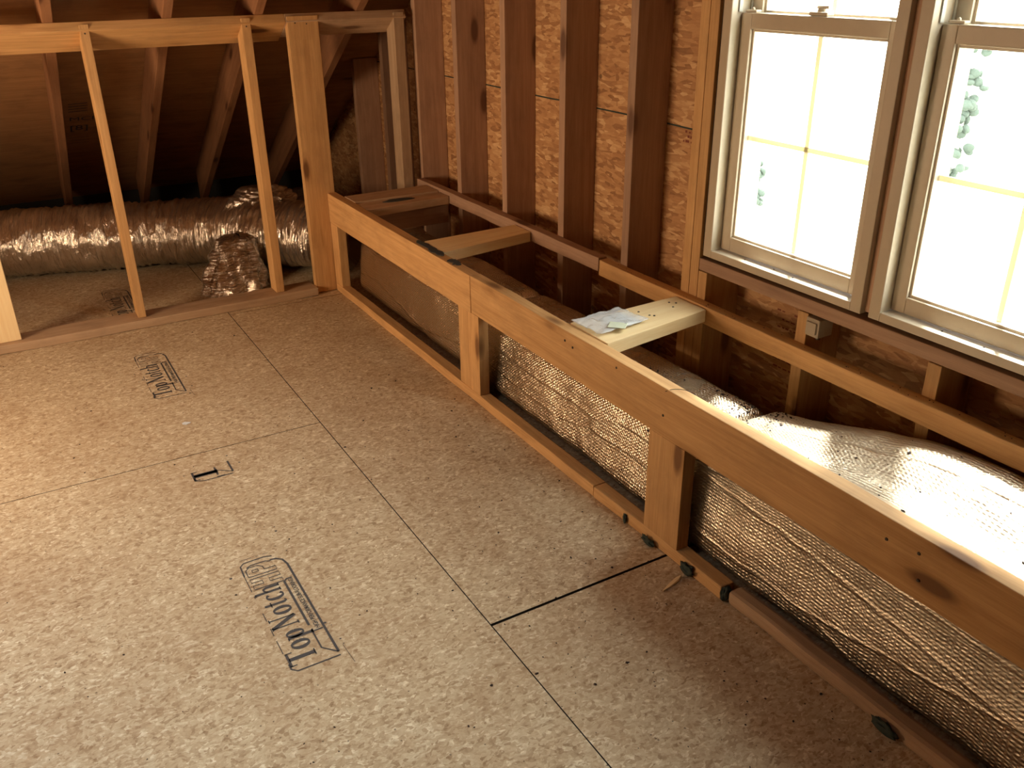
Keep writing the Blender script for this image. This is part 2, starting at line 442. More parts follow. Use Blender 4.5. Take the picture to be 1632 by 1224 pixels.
# ------------------------------------------------------------------ gable studs
def gable_stud(yn, lab, zlo=.0, zhi=None, w=.038, mat='pine', name='wall_stud', group='studs of the gable wall'):
    top0 = rz(yn) + .208 if zhi is None else zhi; top1 = rz(yn + w) + .208 if zhi is None else zhi
    c = [(XS, yn, zlo), (XO - .001, yn, zlo), (XO - .001, yn + w, zlo), (XS, yn + w, zlo)]
    c += [(XS, yn, top0), (XO - .001, yn, top0), (XO - .001, yn + w, top1), (XS, yn + w, top1)]
    return plank(name, c, mat, lab, 'stud', group)
gable_stud(.859, 'reddish brown wall stud nearest the window, one bay left of the doubled studs', mat='pine_red')
gable_stud(1.259, 'brown wall stud, second bay left of the window', mat='pine_red')
gable_stud(1.684, 'brown wall stud behind the middle cross block, third from the window', mat='pine_red')
gable_stud(2.094, 'dark brown wall stud, fourth from the window, behind the far end of the chase', mat='pine_red')
gable_stud(2.500, 'dark stud in the corner where the gable wall meets the knee wall', mat='pine_red')
gable_stud(2.915, 'short stud behind the knee wall corner, cut under the roof slope', mat='pine_red')
gable_stud(3.325, 'lowest short stud behind the knee wall, farthest into the eave', mat='pine_red')
gable_stud(.541, 'outer of the doubled orange studs at the left of the window', mat='pine', w=.037)
gable_stud(.502, 'inner of the doubled orange studs, touching the left side of the window', mat='pine', w=.037, zhi=2.04, name='jack_stud')
for y, lab, n in ((.463, 'short cripple stud under the window corner, beside the doubled studs', 0),
                  (.057, 'short cripple stud under the window, carrying the small grey box', 1),
                  (-.350, 'short cripple stud under the right window, near the right edge', 2),
                  (-.757, 'short cripple stud under the far right end of the window', 3)):
    if n < 3: gable_stud(y, 'orange brown ' + lab, zhi=.571, mat='pine', w=.037, name='cripple_stud', group='cripple studs under the window')
board('window_rough_sill', (XS, -.78, .573), (XO - .001, .501, .611), 'pine_red', 'reddish wooden rough sill board running beneath both windows', 'sill', bev=.004)
board('window_header', (XS, -.78, 2.045), (XO - .001, .539, 2.23), 'pine', 'thick wooden header beam above the two windows', 'header')
board('trim_bottom', (XS, -4.5, 0.0), (XO - .001, -.80, .038), 'pine', cat=None, kind='structure')

# ledger nailed over the studs
board('ledger_board', (XS - .039, .975, .440), (XS - .001, 2.49, .490), 'pine_red', 'far half of the brown ledger board nailed across the gable studs', 'ledger', 'ledger boards along the gable wall', rough=.003)
board('ledger_board', (XS - .039, -1.3, .429), (XS - .001, .970, .484), 'pine', 'near half of the ledger board running below the window', 'ledger', 'ledger boards along the gable wall', rough=.004)

# ------------------------------------------------------------------ windows
def rect_frame(bm, x0, x1, y0, y1, z0, z1, w, wb=None, wt=None):
    wb = w if wb is None else wb; wt = w if wt is None else wt
    add_box(bm, (x0, y0, z0), (x1, y0 + w, z1)); add_box(bm, (x0, y1 - w, z0), (x1, y1, z1))
    add_box(bm, (x0, y0 + w, z0), (x1, y1 - w, z0 + wb)); add_box(bm, (x0, y0 + w, z1 - wt), (x1, y1 - w, z1))
def window(n, y0, y1):
    z0, z1 = .624, 2.02
    bm = bmesh.new()
    # outer frame: inner lip, sill ledge, jambs
    rect_frame(bm, XS - .004, 1.19, y0, y1, z0, z1, .033, .023, .033)
    rect_frame(bm, 1.19, 1.21, y0 - .03, y1 + .03, z0 - .03, z1 + .03, .045)
    bevel(bm, .0025)
    W = tag(link('window_%d' % n, bm, 'vinyl'), kind='structure')
    a, b = y0 + .033, y1 - .033
    # grey balance tracks up the jambs
    bm = bmesh.new()
    for y, s in ((a, 1), (b, -1)):
        lo, hi = sorted((y, y + s * .004))
        add_box(bm, (1.088, lo, z0 + .023), (1.094, hi, z1 - .033)); add_box(bm, (1.046, lo, 1.31), (1.058, hi, z1 - .033))
    link('jamb_track', bm, 'track', W)
    def sash(name, xa, xb, za, zb, st, rb, rt):
        bm = bmesh.new(); rect_frame(bm, xa, xb, a + .002, b - .002, za, zb, st, rb, rt)
        bevel(bm, .003)
        s = link(name, bm, 'vinyl', W)
        bm = bmesh.new()   # glazing bead
        rect_frame(bm, xa + .008, xb - .004, a + .002 + st - .001, b - .002 - st + .001, za + rb - .001, zb - rt + .001, .008)
        bevel(bm, .002); link('glazing_bead', bm, 'vinyl', s)
        xm = (xa + xb) / 2 + .004
        bm = bmesh.new(); add_box(bm, (xm, a + st, za + rb - .004), (xm + .003, b - st, zb - rt + .004))
        link('pane', bm, 'glass', s)
        bm = bmesh.new(); yc = (a + b) / 2; zc = (za + rb + zb - rt) / 2
        add_box(bm, (xm + .005, yc - .007, za + rb), (xm + .011, yc + .007, zb - rt))
        add_box(bm, (xm + .0045, a + st, zc - .007), (xm + .0115, b - st, zc + .007))
        bevel(bm, .002); link('grille', bm, 'grille', s)
        return s
    s = sash('lower_sash', 1.058, 1.090, z0 + .026, 1.308, .038, .042, .040)
    sash('upper_sash', 1.094, 1.124, 1.270, z1 - .034, .038, .036, .045)
    yc = (a + b) / 2
    bm = bmesh.new()
    add_box(bm, (1.062, yc - .03, 1.3085), (1.088, yc + .03, 1.318)); bevel(bm, .003)
    bmesh.ops.create_cone(bm, cap_ends=True, segments=16, radius1=.012, radius2=.009, depth=.012, matrix=Matrix.Translation((1.076, yc, 1.323)))
    add_box(bm, (1.071, yc - .024, 1.325), (1.081, yc + .012, 1.332))
    link('sash_lock', bm, 'vinyl', W)
    for y in (a + .03, b - .03):
        bm = bmesh.new(); add_box(bm, (1.063, y - .02, 1.3085), (1.083, y + .02, 1.315)); bevel(bm, .003)
        bmesh.ops.create_icosphere(bm, subdivisions=1, radius=.005, matrix=Matrix.Translation((1.072, y, 1.317)))
        link('tilt_latch', bm, 'vinyl', W)
    return W
window(1, -.105, .483)
window(2, -.718, -.130)
board('trim_mullion', (XS + .012, -.1285, .63), (XO - .001, -.1065, 2.02), 'pine_red', cat=None, kind='structure', bev=0)
board('trim_left', (XS + .010, .4845, .63), (1.16, .5005, 2.02), 'gap', cat=None, kind='structure', bev=0)

# ------------------------------------------------------------------ knee wall
YK = 2.504
def knee_stud(x0, x1, lab, d=.089, mat='pine', name='knee_wall_stud', zlo=.0395, y=YK):
    def t(yy): return min(1.240, roof_plate(yy))
    c = [(x0, y, zlo), (x1, y, zlo), (x1, y + d, zlo), (x0, y + d, zlo)]
    c += [(x0, y, roof_plate(y)), (x1, y, roof_plate(y)), (x1, y + d, roof_plate(y + d)), (x0, y + d, roof_plate(y + d))]
    return plank(name, c, mat, lab, 'stud', 'knee wall studs', parent=None)
def roof_plate(y): return 1.238 - SLOPE * (y - YK)
def lean(o, dx):  # small lean of the top of a stud
    o.rotation_euler.rotate_axis('Y', 0)
def plate_piece(x0, x1, wdt, lab, mat):
    # plate lying against the rafters' undersides: wide face follows the slope
    ux, uz = 1 / math.hypot(1, SLOPE), -SLOPE / math.hypot(1, SLOPE)      # down the slope (y, z)
    nx, nz = uz, -ux                                                     # away from the roof: towards room and down
    yA, zA = YK - .004 + .038 * SLOPE * .8575, 0
    pA = (YK - .004, roof_z(YK - .004) - .001)
    def P(s, t): return (pA[0] + ux * s + (-nx if False else nx) * t, pA[1] + uz * s + nz * t)
    pts = [P(0, 0), P(wdt, 0), P(wdt, .038), P(0, .038)]
    # shift so the lower front edge meets the stud fronts at z 1.24
    dy = YK - .003 - pts[3][0]; dzz = 0
    pts = [(y + dy, z - SLOPE * dy) for y, z in pts]
    c = [(x0, y, z) for y, z in pts] + [(x1, y, z) for y, z in pts]
    return plank('top_plate', c, mat, lab, 'plate', 'top plates of the knee wall')
plate_piece(XL + .02, .430, .16, 'long orange sloping top plate over the slim knee wall studs', 'pine')
plate_piece(.4305, .985, .13, 'shorter brown top plate from the wide post to the gable corner', 'pine_dusty')
def knee_real(x0, x1, lab, **k):
    return knee_stud(x0, x1, lab, **k)
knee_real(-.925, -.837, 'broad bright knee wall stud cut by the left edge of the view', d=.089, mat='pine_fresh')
k1 = knee_real(-.376, -.342, 'slim knee wall stud with a small knot, left of the foil boot')
k2 = knee_real(.242, .281, 'slim knee wall stud standing in front of the foil boot')
k3 = knee_real(.436, .573, 'wide flat knotty post where the low chase wall meets the knee wall', d=.038, name='knee_wall_post', zlo=.002)
k5 = knee_real(.925, .975, 'dim knee wall stud in the corner beside the gable wall', mat='pine_dusty', zlo=.002)
for o, pts in ((k1, [(-.359, YK - .001, 1.205)]), (k2, [(.262, YK - .001, 1.205)]), (k3, [(.470, YK - .001, 1.21), (.52, YK - .001, 1.205)])):
    nails(o, pts, (0, -1, 0))
board('bottom_plate', (XL + .02, 2.470, .001), (.434, 2.600, .0385), 'pine_dusty', 'pale dusty bottom plate on the floor under the knee wall studs', 'plate', rough=.003, bev=.004)

# ------------------------------------------------------------------ chase wall in front of the duct
XF, XB = .536, .5745
board('chase_bottom_plate', (XF - .001, .338, .001), (XB + .004, 2.500, .038), 'pine', 'long far piece of the bottom plate under the low chase wall', 'plate', 'bottom plates of the chase wall', rough=.003)
board('chase_bottom_plate', (XF - .001, -.212, .001), (XB + .004, .335, .038), 'pine', 'short chipped middle piece of the chase bottom plate under the flat post', 'plate', 'bottom plates of the chase wall', rough=.004, bev=.004)
board('chase_bottom_plate', (XF + .002, -1.35, .001), (XB + .010, -.232, .040), 'pine_dusty', 'near rounded piece of the chase bottom plate at the lower right', 'plate', 'bottom plates of the chase wall', rough=.004, bev=.011)
board('chase_post', (XF, -.038, .0385), (XB, .101, .3395), 'pine', 'wide flat post nearest the camera in the low chase wall', 'post', 'posts of the chase wall', bev=.002)
board('chase_post', (XF, 1.038, .0385), (XB, 1.112, .3395), 'pine', 'near post of the joined pair under the joint in the rail', 'post', 'posts of the chase wall', bev=.002)
board('chase_post', (XF + .001, 1.113, .0385), (XB, 1.190, .3395), 'pine', 'far post of the joined pair under the joint in the rail', 'post', 'posts of the chase wall', bev=.002)
board('chase_post', (XF, 2.415, .0385), (XB + .003, 2.500, .3355), 'pine', 'far short post of the chase wall against the wide knee wall post', 'post', 'posts of the chase wall', bev=.002)
r1 = board('chase_top_rail', (XF - .001, -1.35, .341), (XB, 1.0865, .4765), 'pine', 'near long orange rail on edge along the top of the chase wall', 'rail', 'top rails of the chase wall', rough=.002)
r2 = board('chase_top_rail', (XF - .002, 1.0895, .337), (XB, 2.5005, .4745), 'pine', 'far reddish rail of the chase wall, ending at the knee wall post', 'rail', 'top rails of the chase wall', rough=.002)
nails(r1, [(XF - .002, .50, .445), (XF - .002, .46, .437), (XF - .002, -.62, .43), (XF - .002, -.69, .44), (XF - .002, -.7, .385), (XF - .002, .05, .40), (XF - .002, .25, .455)], (-1, 0, 0), .004)

def skew_block(p, zt, th, mat, label):
    """p: four top corners (nl, nr, fr, fl) in x, y"""
    (a, b, c, d) = p
    e0 = [(a[0], a[1], zt - th), (b[0], b[1], zt - th), (b[0], b[1], zt), (a[0], a[1], zt)]
    e1 = [(d[0], d[1], zt - th), (c[0], c[1], zt - th), (c[0], c[1], zt), (d[0], d[1], zt)]
    return plank('cross_block', e0 + e1, mat, label, 'block', 'cross blocks tying the chase wall to the gable wall', bev=.002)
b1 = skew_block(((.577, .350), (.577, .535), (.985, .550), (.985, .408)), .4795, .040, 'pine_fresh', 'pale fresh cross block with a plastic bag lying on it')
b2 = skew_block(((.576, 1.365), (.576, 1.535), (.985, 1.552), (.985, 1.428)), .478, .040, 'pine_fresh', 'middle cross block, pale and empty, between far rail and ledger')
skew_block(((.576, 2.11), (.576, 2.24), (.985, 2.235), (.985, 2.14)), .474, .036, 'pine_dusty', 'nearer of the two far cross blocks lying side by side')
skew_block(((.576, 2.255), (.576, 2.385), (.985, 2.39), (.985, 2.25)), .478, .038, 'pine_dusty', 'farthest cross block, against the knee wall corner')
board('chase_nailer', (.577, 2.15, .352), (.985, 2.188, .436), 'pine_red', 'short reddish board on edge beneath the far pair of cross blocks', 'board')
nails(b1, [(.945, .50, .4802), (.93, .515, .4802), (.915, .478, .4802), (.80, .50, .4802), (.81, .46, .4802), (.82, .45, .4802)], (0, 0, 1), .004)
nails(b1, [(.965, .4125, .455)], (0, -1, 0), .004)

# ------------------------------------------------------------------ foil wrapped box duct
def fbm(p, n=3):
    s = 0; a = 1
    for i in range(n): s += a * noise.noise(p); p = p * 2.03; a *= .5
    return s
def rrect(x0, x1, z0, z1, r, bulge=0.0, n=9, m=7):
    """profile points of a rounded rectangle, counter clockwise from the lower left, dense"""
    pts = []
    def seg(p, q, k): return [(p[0] + (q[0] - p[0]) * i / k, p[1] + (q[1] - p[1]) * i / k) for i in range(k)]
    cs = [((x1 - r, z0 + r), -90), ((x1 - r, z1 - r), 0), ((x0 + r, z1 - r), 90), ((x0 + r, z0 + r), 180)]
    arcs = []
    for (cx, cz), a0 in cs:
        arcs.append([(cx + r * math.cos(math.radians(a0 + 90 * i / m)), cz + r * math.sin(math.radians(a0 + 90 * i / m))) for i in range(m + 1)])
    for i in range(4):
        pts += arcs[i]
        pts += seg(arcs[i][-1], arcs[(i + 1) % 4][0], n)[1:]
    return pts
def box_duct(name, y0, y1, prof, disp, label, dy=.02, cap=True, mat='bubble'):
    bm = bmesh.new(); uvl = bm.loops.layers.uv.new('uv')
    n = max(2, int((y1 - y0) / dy)); rings = []; U = []
    for i in range(n + 1):
        t = i / n; y = y0 + (y1 - y0) * t
        pr = prof(y)
        cx = sum(p[0] for p in pr) / len(pr); cz = sum(p[1] for p in pr) / len(pr)
        e = min(t * (y1 - y0), (1 - t) * (y1 - y0)); k = 1 - .10 * max(0, 1 - e / .03) ** 2 if cap else 1
        ring = []; us = [0]
        for j, (x, z) in enumerate(pr):
            q = Vector((x * 4, y * 4, z * 4))
            d = disp * fbm(q)
            d += disp * .35 * noise.noise(Vector((x * 14, y * 8 + x * 6, z * 14)))
            v = Vector((x - cx, 0, z - cz)); v.normalize()
            ring.append(bm.verts.new((cx + (x - cx) * k + v.x * d, y, max(.004, cz + (z - cz) * k + v.z * d))))
            if j: us.append(us[-1] + math.hypot(x - pr[j - 1][0], z - pr[j - 1][1]))
        rings.append(ring); U.append(us)
    m = len(rings[0])
    for i in range(n):
        for j in range(m):
            j2 = (j + 1) % m
            f = bm.faces.new([rings[i][j], rings[i + 1][j], rings[i + 1][j2], rings[i][j2]])
            yy = (y0 + (y1 - y0) * i / n, y0 + (y1 - y0) * (i + 1) / n)
            ue = U[0][j2] if j2 else U[0][-1] + .02
            for l, (u, v) in zip(f.loops, ((U[0][j], yy[0]), (U[0][j], yy[1]), (ue, yy[1]), (ue, yy[0]))): l[uvl].uv = (u, v)
    if cap:
        for r in (rings[0], rings[-1]):
            f = bm.faces.new(r)
            for l in f.loops: l[uvl].uv = (l.vert.co.x, l.vert.co.z)
    bmesh.ops.recalc_face_normals(bm, faces=bm.faces)
    o = link(name, bm, mat, smooth=True)
    return tag(o, label, 'duct', 'foil wrapped box duct sections')
box_duct('foil_wrapped_duct', 1.262, 2.372, lambda y: [(x + .10 * max(0, z - .05) * (x < .66), z) for x, z in rrect(.600, .955, .02, .294 + .006 * math.sin(y * 5), .058)], .006,
         'far section of foil bubble wrapped duct, from the knee wall to the joined posts')
def mid_prof(y):
    return [(x + .10 * max(0, z - .05) * (x < .66), z) for x, z in rrect(.598, .962, .018, .292, .055)]
box_duct('foil_wrapped_duct', .085, 1.250, mid_prof, .007, 'middle section of foil bubble wrapped duct between joined posts and flat post')
def near_prof(y):
    sm = lambda t: (lambda t: t * t * (3 - 2 * t))(min(1, max(0, t)))
    q = sm((.10 - y) / .58); f = sm((.12 - y) / .09)
    pr = rrect(.604, .972 + .040 * q, .016, .300, .045 - .015 * f)
    out = []
    for x, z in pr:
        if z > .2:
            u = (x - .604) / (.37 + .04 * q); k = min(1, (z - .2) / .085)
            z += k * .106 * f * math.exp(-(u / .22) ** 2)
            z += k * q * (.045 + .070 * sm((u - .35) / .5) - .015 * sm((u - .92) / .08)) + k * q * .006 * math.sin(y * 11 + x * 9)
        if x < .65: x -= .009 * math.sin(min(1, max(0, z / .3)) * math.pi)
        if x < .64 and z > .29: x -= .022 * f * min(1, (z - .29) / .03)
        out.append((max(x, .5795), z))
    return out
box_duct('foil_wrapped_duct', -1.32, .070, near_prof, .010, 'near bulging section of foil bubble wrapped duct under the window', mat='bubble_loose')

# ------------------------------------------------------------------ flexible duct behind the knee wall
def catmull(P, n):
    P = [Vector(p) for p in P]; out = []
    Q = [P[0] * 2 - P[1]] + P + [P[-1] * 2 - P[-2]]
    for i in range(1, len(Q) - 2):
        for k in range(n):
            t = k / n
            out.append(.5 * ((2 * Q[i]) + (-Q[i - 1] + Q[i + 1]) * t + (2 * Q[i - 1] - 5 * Q[i] + 4 * Q[i + 1] - Q[i + 2]) * t * t + (-Q[i - 1] + 3 * Q[i] - 3 * Q[i + 1] + Q[i + 2]) * t ** 3))
    out.append(P[-1]); return out
def tube(name, path, rad, mat, nseg=18, m=72, wr=.012, ring=.03, flat=.9):
    pts = catmull(path, nseg); bm = bmesh.new(); uvl = bm.loops.layers.uv.new('uv')
    rings = []; s = 0; Ls = []
    for i, p in enumerate(pts):
        t = (pts[min(i + 1, len(pts) - 1)] - pts[max(i - 1, 0)]).normalized()
        side = t.cross(Vector((0, 0, 1))).normalized(); up = side.cross(t)
        if i: s += (p - pts[i - 1]).length
        Ls.append(s)
        r0 = rad(i / (len(pts) - 1)); rg = []
        for j in range(m):
            a = 2 * math.pi * j / m
            ca, sa = math.cos(a), math.sin(a)
            q = Vector((s * 11, ca * 1.5, sa * 1.5))
            d = wr * noise.noise(q) + wr * .8 * noise.noise(Vector((s * 34, ca * 2.2 + 7, sa * 2.2))) + .004 * math.sin(s * 2 * math.pi / ring + 1.5 * noise.noise(q))
            v = p + side * ca * (r0 + d) + up * sa * (r0 * flat + d)
            if v.z < .004: v.z = .004
            rg.append(bm.verts.new(v))
        rings.append(rg)
    for i in range(len(pts) - 1):
        for j in range(m):
            j2 = (j + 1) % m
            f = bm.faces.new([rings[i][j], rings[i + 1][j], rings[i + 1][j2], rings[i][j2]])
            for l, (u, v) in zip(f.loops, ((j, i), (j, i + 1), (j + 1, i + 1), (j + 1, i))): l[uvl].uv = (u / m * 1.0, Ls[v])
    for r in (rings[0], rings[-1]): bm.faces.new(r)
    bmesh.ops.recalc_face_normals(bm, faces=bm.faces)
    return link(name, bm, mat, smooth=True)
fl = tube('flexible_duct', [(-2.3, 4.05, .17), (-1.5, 3.83, .165), (-.9, 3.66, .165), (-.4, 3.50, .165), (.0, 3.37, .165), (.25, 3.22, .17), (.42, 3.03, .175), (.58, 2.86, .18), (.70, 2.72, .17)],
          lambda t: .185 if t < .75 else .185 - .02 * (t - .75) * 4, 'mylar', nseg=46)
tag(fl, 'long fat silver flexible duct lying on the attic floor behind the knee wall', 'duct')
def boot():
    bm = bmesh.new(); uvl = bm.loops.layers.uv.new('uv'); n, m = 34, 64; rings = []
    base = Vector((.115, 2.755, .002)); tip = Vector((.20, 2.96, .225))
    for i in range(n + 1):
        t = i / n; c = base.lerp(tip, t)
        rx = .155 * (1 - t) ** .8 + .075 * t; ry = .095 * (1 - t) + .07 * t
        if t > .9: k = math.sqrt(max(0, 1 - ((t - .9) / .1) ** 2)); rx *= max(k, .02); ry *= max(k, .02)
        rg = []
        for j in range(m):
            a = 2 * math.pi * j / m; ca, sa = math.cos(a), math.sin(a)
            d = .030 * fbm(Vector((ca * 2.0, sa * 2.0, t * 2.4))) + .050 * abs(noise.noise(Vector((ca * 2.6 + t * 1.2, sa * 2.6, t * 1.6 + ca)))) + .018 * abs(noise.noise(Vector((ca * 6 + t * 3, sa * 6, t * 5)))) - .02
            rg.append(bm.verts.new((c.x + ca * (rx + d), c.y + sa * (ry + d), c.z + .01 * t * noise.noise(Vector((ca * 5, sa * 5, t * 9))))))
        rings.append(rg)
    for i in range(n):
        for j in range(m):
            j2 = (j + 1) % m
            f = bm.faces.new([rings[i][j], rings[i][j2], rings[i + 1][j2], rings[i + 1][j]])
            for l, (u, v) in zip(f.loops, ((j, i), (j + 1, i), (j + 1, i + 1), (j, i + 1))): l[uvl].uv = (u / m * .7, v / n * .4)
    bm.faces.new(rings[-1]); bm.faces.new(rings[0])
    bmesh.ops.recalc_face_normals(bm, faces=bm.faces)
    o = link('foil_boot', bm, 'mylar', fl, smooth=True); o['label'] = 'crumpled cone of silver foil reaching the floor'
boot()
def clump(name, c, r, label, cat, mat='mylar', amp=.25):
    bm = bmesh.new(); bmesh.ops.create_icosphere(bm, subdivisions=5, radius=1)
    uvl = bm.loops.layers.uv.new('uv')
    for v in bm.verts:
        q = v.co.copy(); k = 1 + amp * fbm(q * 1.7 + Vector(c)) + amp * .4 * abs(noise.noise(q * 5))
        v.co = Vector((c[0] + q.x * r[0] * k, c[1] + q.y * r[1] * k, max(.003, c[2] + q.z * r[2] * k)))
    for f in bm.faces:
        for l in f.loops: l[uvl].uv = (l.vert.co.x * 1.3, l.vert.co.z * 1.3)
    return link(name, bm, mat, fl, smooth=True)
clump('collar_wrap', (.40, 3.16, .31), (.16, .11, .09), None, None)

# ------------------------------------------------------------------ ink stamps on the floor panels
def stroke(bm, pts, w, z=0.0, closed=False):
    P = [Vector((p[0], p[1], 0)) for p in pts]; n = len(P)
    ws = w if isinstance(w, (list, tuple)) else [w] * n
    L = []
    for i, p in enumerate(P):
        a = P[(i - 1) % n] if (closed or i) else p; b = P[(i + 1) % n] if (closed or i < n - 1) else p
        t = (b - a).normalized(); nn = Vector((-t.y, t.x, 0)) * ws[i] / 2
        L.append((bm.verts.new(p + nn), bm.verts.new(p - nn)))
    for i in range(n if closed else n - 1):
        j = (i + 1) % n
        bm.faces.new([L[i][0], L[i][1], L[j][1], L[j][0]])
def ell(cx, cy, rx, ry, a0=0, a1=360, n=20): return [(cx + rx * math.cos(math.radians(a0 + (a1 - a0) * i / n)), cy + ry * math.sin(math.radians(a0 + (a1 - a0) * i / n))) for i in range(n + 1)]
def glyph(bm, ch, ox, oy, s):
    def S_(pts, w, closed=False):
        stroke(bm, [(ox + x * s, oy + y * s) for x, y in pts], [k * s for k in w] if isinstance(w, list) else w * s, closed=closed)
    def ring(cx, cy, rx, ry, a0=0, a1=360):
        pts = ell(cx, cy, rx, ry, a0, a1)
        S_(pts, [.06 + .10 * abs(math.cos(math.radians(a0 + (a1 - a0) * i / 20))) for i in range(21)])
    if ch == 'T':
        S_([(.0, .96), (.72, .96)], .09); S_([(.02, 1), (.02, .76)], .05); S_([(.70, 1), (.70, .76)], .05); S_([(.36, .95), (.36, .02)], .17); S_([(.2, .02), (.52, .02)], .05); return .72
    if ch == 'o': ring(.24, .33, .18, .31); return .52
    if ch == 'p': S_([(.12, .64), (.12, -.28)], .14); S_([(.0, -.27), (.24, -.27)], .05); S_([(.0, .63), (.12, .63)], .05); ring(.32, .33, .15, .30); return .58
    if ch == 'N': S_([(.1, .97), (.1, .02)], .06); S_([(.1, .97), (.58, .02)], .17); S_([(.58, .97), (.58, .02)], .06); S_([(.0, .97), (.2, .97)], .05); S_([(.48, .97), (.68, .97)], .05); S_([(.0, .02), (.2, .02)], .05); return .76
    if ch == 't': S_([(.14, .86), (.14, .1), (.2, .03), (.3, .06)], [.12, .13, .09, .05]); S_([(.0, .62), (.3, .62)], .05); return .36
    if ch == 'c': ring(.24, .33, .18, .31, 45, 315); return .44
    if ch == 'h': S_([(.12, 1), (.12, .02)], .13); S_([(.02, .98), (.12, .98)], .05); S_([(.12, .5), (.22, .62), (.34, .62), (.40, .5), (.40, .02)], [.05, .07, .1, .13, .13]); S_([(.02, .02), (.22, .02)], .05); S_([(.32, .02), (.5, .02)], .05); return .54
    return .3
def font_mesh(bm, txt, ox, oy, size, sx=1.0, bold=0.0):
    cu = bpy.data.curves.new('t', 'FONT'); cu.body = txt; cu.size = size; cu.offset = bold; cu.resolution_u = 3
    ob = bpy.data.objects.new('t', cu); COL.objects.link(ob)
    bpy.context.view_layer.update()
    me = bpy.data.meshes.new_from_object(ob.evaluated_get(bpy.context.evaluated_depsgraph_get()))
    v0 = len(bm.verts); bm.from_mesh(me); bm.verts.ensure_lookup_table()
    for v in bm.verts[v0:]: v.co = Vector((ox + v.co.x * sx, oy + v.co.y, 0))
    bpy.data.objects.remove(ob); bpy.data.curves.remove(cu); bpy.data.meshes.remove(me)
def stamp(y0, full=True, x0=-.342, fade=1.0, k=1.0):
    """U = along +y (reading), V = towards -x (up)"""
    bm = bmesh.new(); lw = .0040
    if full:
        u = .018
        for ch in 'Top Notch':
            if ch == ' ': u += .012; continue
            u += glyph(bm, ch, u, .050, .066 if ch in 'TNh' or True else .05) * .066 + .002
        # outlined HP
        for pts in ([(0, 0), (0, .06), (.014, .06), (.014, .038), (.026, .038), (.026, .06), (.040, .06), (.040, 0), (.026, 0), (.026, .024), (.014, .024), (.014, 0)],
                    [(.050, 0), (.050, .06), (.076, .06), (.086, .052), (.086, .034), (.076, .024), (.064, .024), (.064, 0)],
                    [(.064, .036), (.064, .048), (.073, .048), (.073, .036)]):
            stroke(bm, [(.335 + x * 1.15, .034 + y * 1.25) for x, y in pts], .0032, closed=True)
        stroke(bm, [(.435, .04), (.442, .052), (.442, .090), (.435, .104)], lw)
        font_mesh(bm, 'HIGH PERFORMANCE SUB-FLOORING', .115, .0125, .0165, .78, .0003)
        # baseline rules and logo outline
        stroke(bm, [(.012, .004), (.40, .004), (.425, .010), (.438, .024), (.440, .04)], .0058)
        stroke(bm, [(.012, .004), (.045, .034), (.095, .034), (.118, .034)], lw)
        stroke(bm, [(.135, .034), (.330, .034), (.338, .026), (.338, .012)], .0058)
        stroke(bm, [(.110, .008), (.110, .030)], lw)
        stroke(bm, [(.0, .004), (.0, .105), (.012, .117), (.030, .117)], lw)
        for a, b in ((.07, .12), (.14, .17), (.20, .235), (.30, .31), (.33, .40)): stroke(bm, [(a, .118), (b, .118)], .0018)
        stroke(bm, [(.40, .118), (.448, .116), (.460, .105), (.462, .05), (.455, .03)], lw)
        for a, b in ((.035, .05), (.06, .07), (.08, .11)): stroke(bm, [(.475, a), (.475, b)], .0016)
        stroke(bm, [(-.04, -.016), (.03, -.012)], .001)
    else:
        glyph(bm, 'T', .012, .046, .076); stroke(bm, [(.0394, .05), (.0394, .118)], .021); stroke(bm, [(.014, .050), (.066, .050)], .006)
        stroke(bm, [(.0, .006), (.0, .09), (.010, .12), (.03, .12)], lw)
        stroke(bm, [(.012, .004), (.040, .040), (.046, .055)], lw)
        stroke(bm, [(.012, .004), (.085, .004)], .0062)
        stroke(bm, [(.004, .03), (.004, .055)], .003)
    rnd = random.Random(int(y0 * 100))
    for _ in range(9):   # ink blots round the stamp
        a, b, r = rnd.uniform(-.02, .62), rnd.choice((-.02, .135, .15, -.01)) + rnd.uniform(-.01, .01), rnd.uniform(.0015, .005)
        if not full and a > .17: continue
        stroke(bm, ell(a, b, r * .5, r * .4, 0, 330, 8), r * .9)
    for v in bm.verts: v.co = Vector((x0 - v.co.y * k, y0 + v.co.x * k, .0007))
    bmesh.ops.recalc_face_normals(bm, faces=bm.faces)
    for f in bm.faces:
        if f.normal.z < 0: f.normal_flip()
    o = link('ink_stamp', bm, 'ink', FLOOR)
    return o
stamp(.092); stamp(1.708); stamp(2.628); stamp(1.035, False)

# faint marks on the roof deck and printing on the gable sheathing below the window
def deck_marks():
    bm = bmesh.new()
    font_mesh(bm, '[8]', 0, 0, .085, 1.0, 0); font_mesh(bm, 'MCI', .0, .12, .06, 1.2, 0)
    for k in range(4): stroke(bm, [(.0, .23 + k * .03), (.09, .235 + k * .03)], .007)
    for k in range(3): stroke(bm, [(.0, -.1 - k * .035), (.10, -.10 - k * .035)], .003)
    xc, yc = -.385, 3.86; s = Vector((0, -1, SLOPE)).normalized()
    for v in bm.verts:
        p = Vector((xc, yc, rz(yc) + .2145)) + Vector((1, 0, 0)) * v.co.x + s * v.co.y - Vector((0, 0, .002))
        v.co = p
    link('ink_stamp', bm, 'ink', CEIL)
deck_marks()

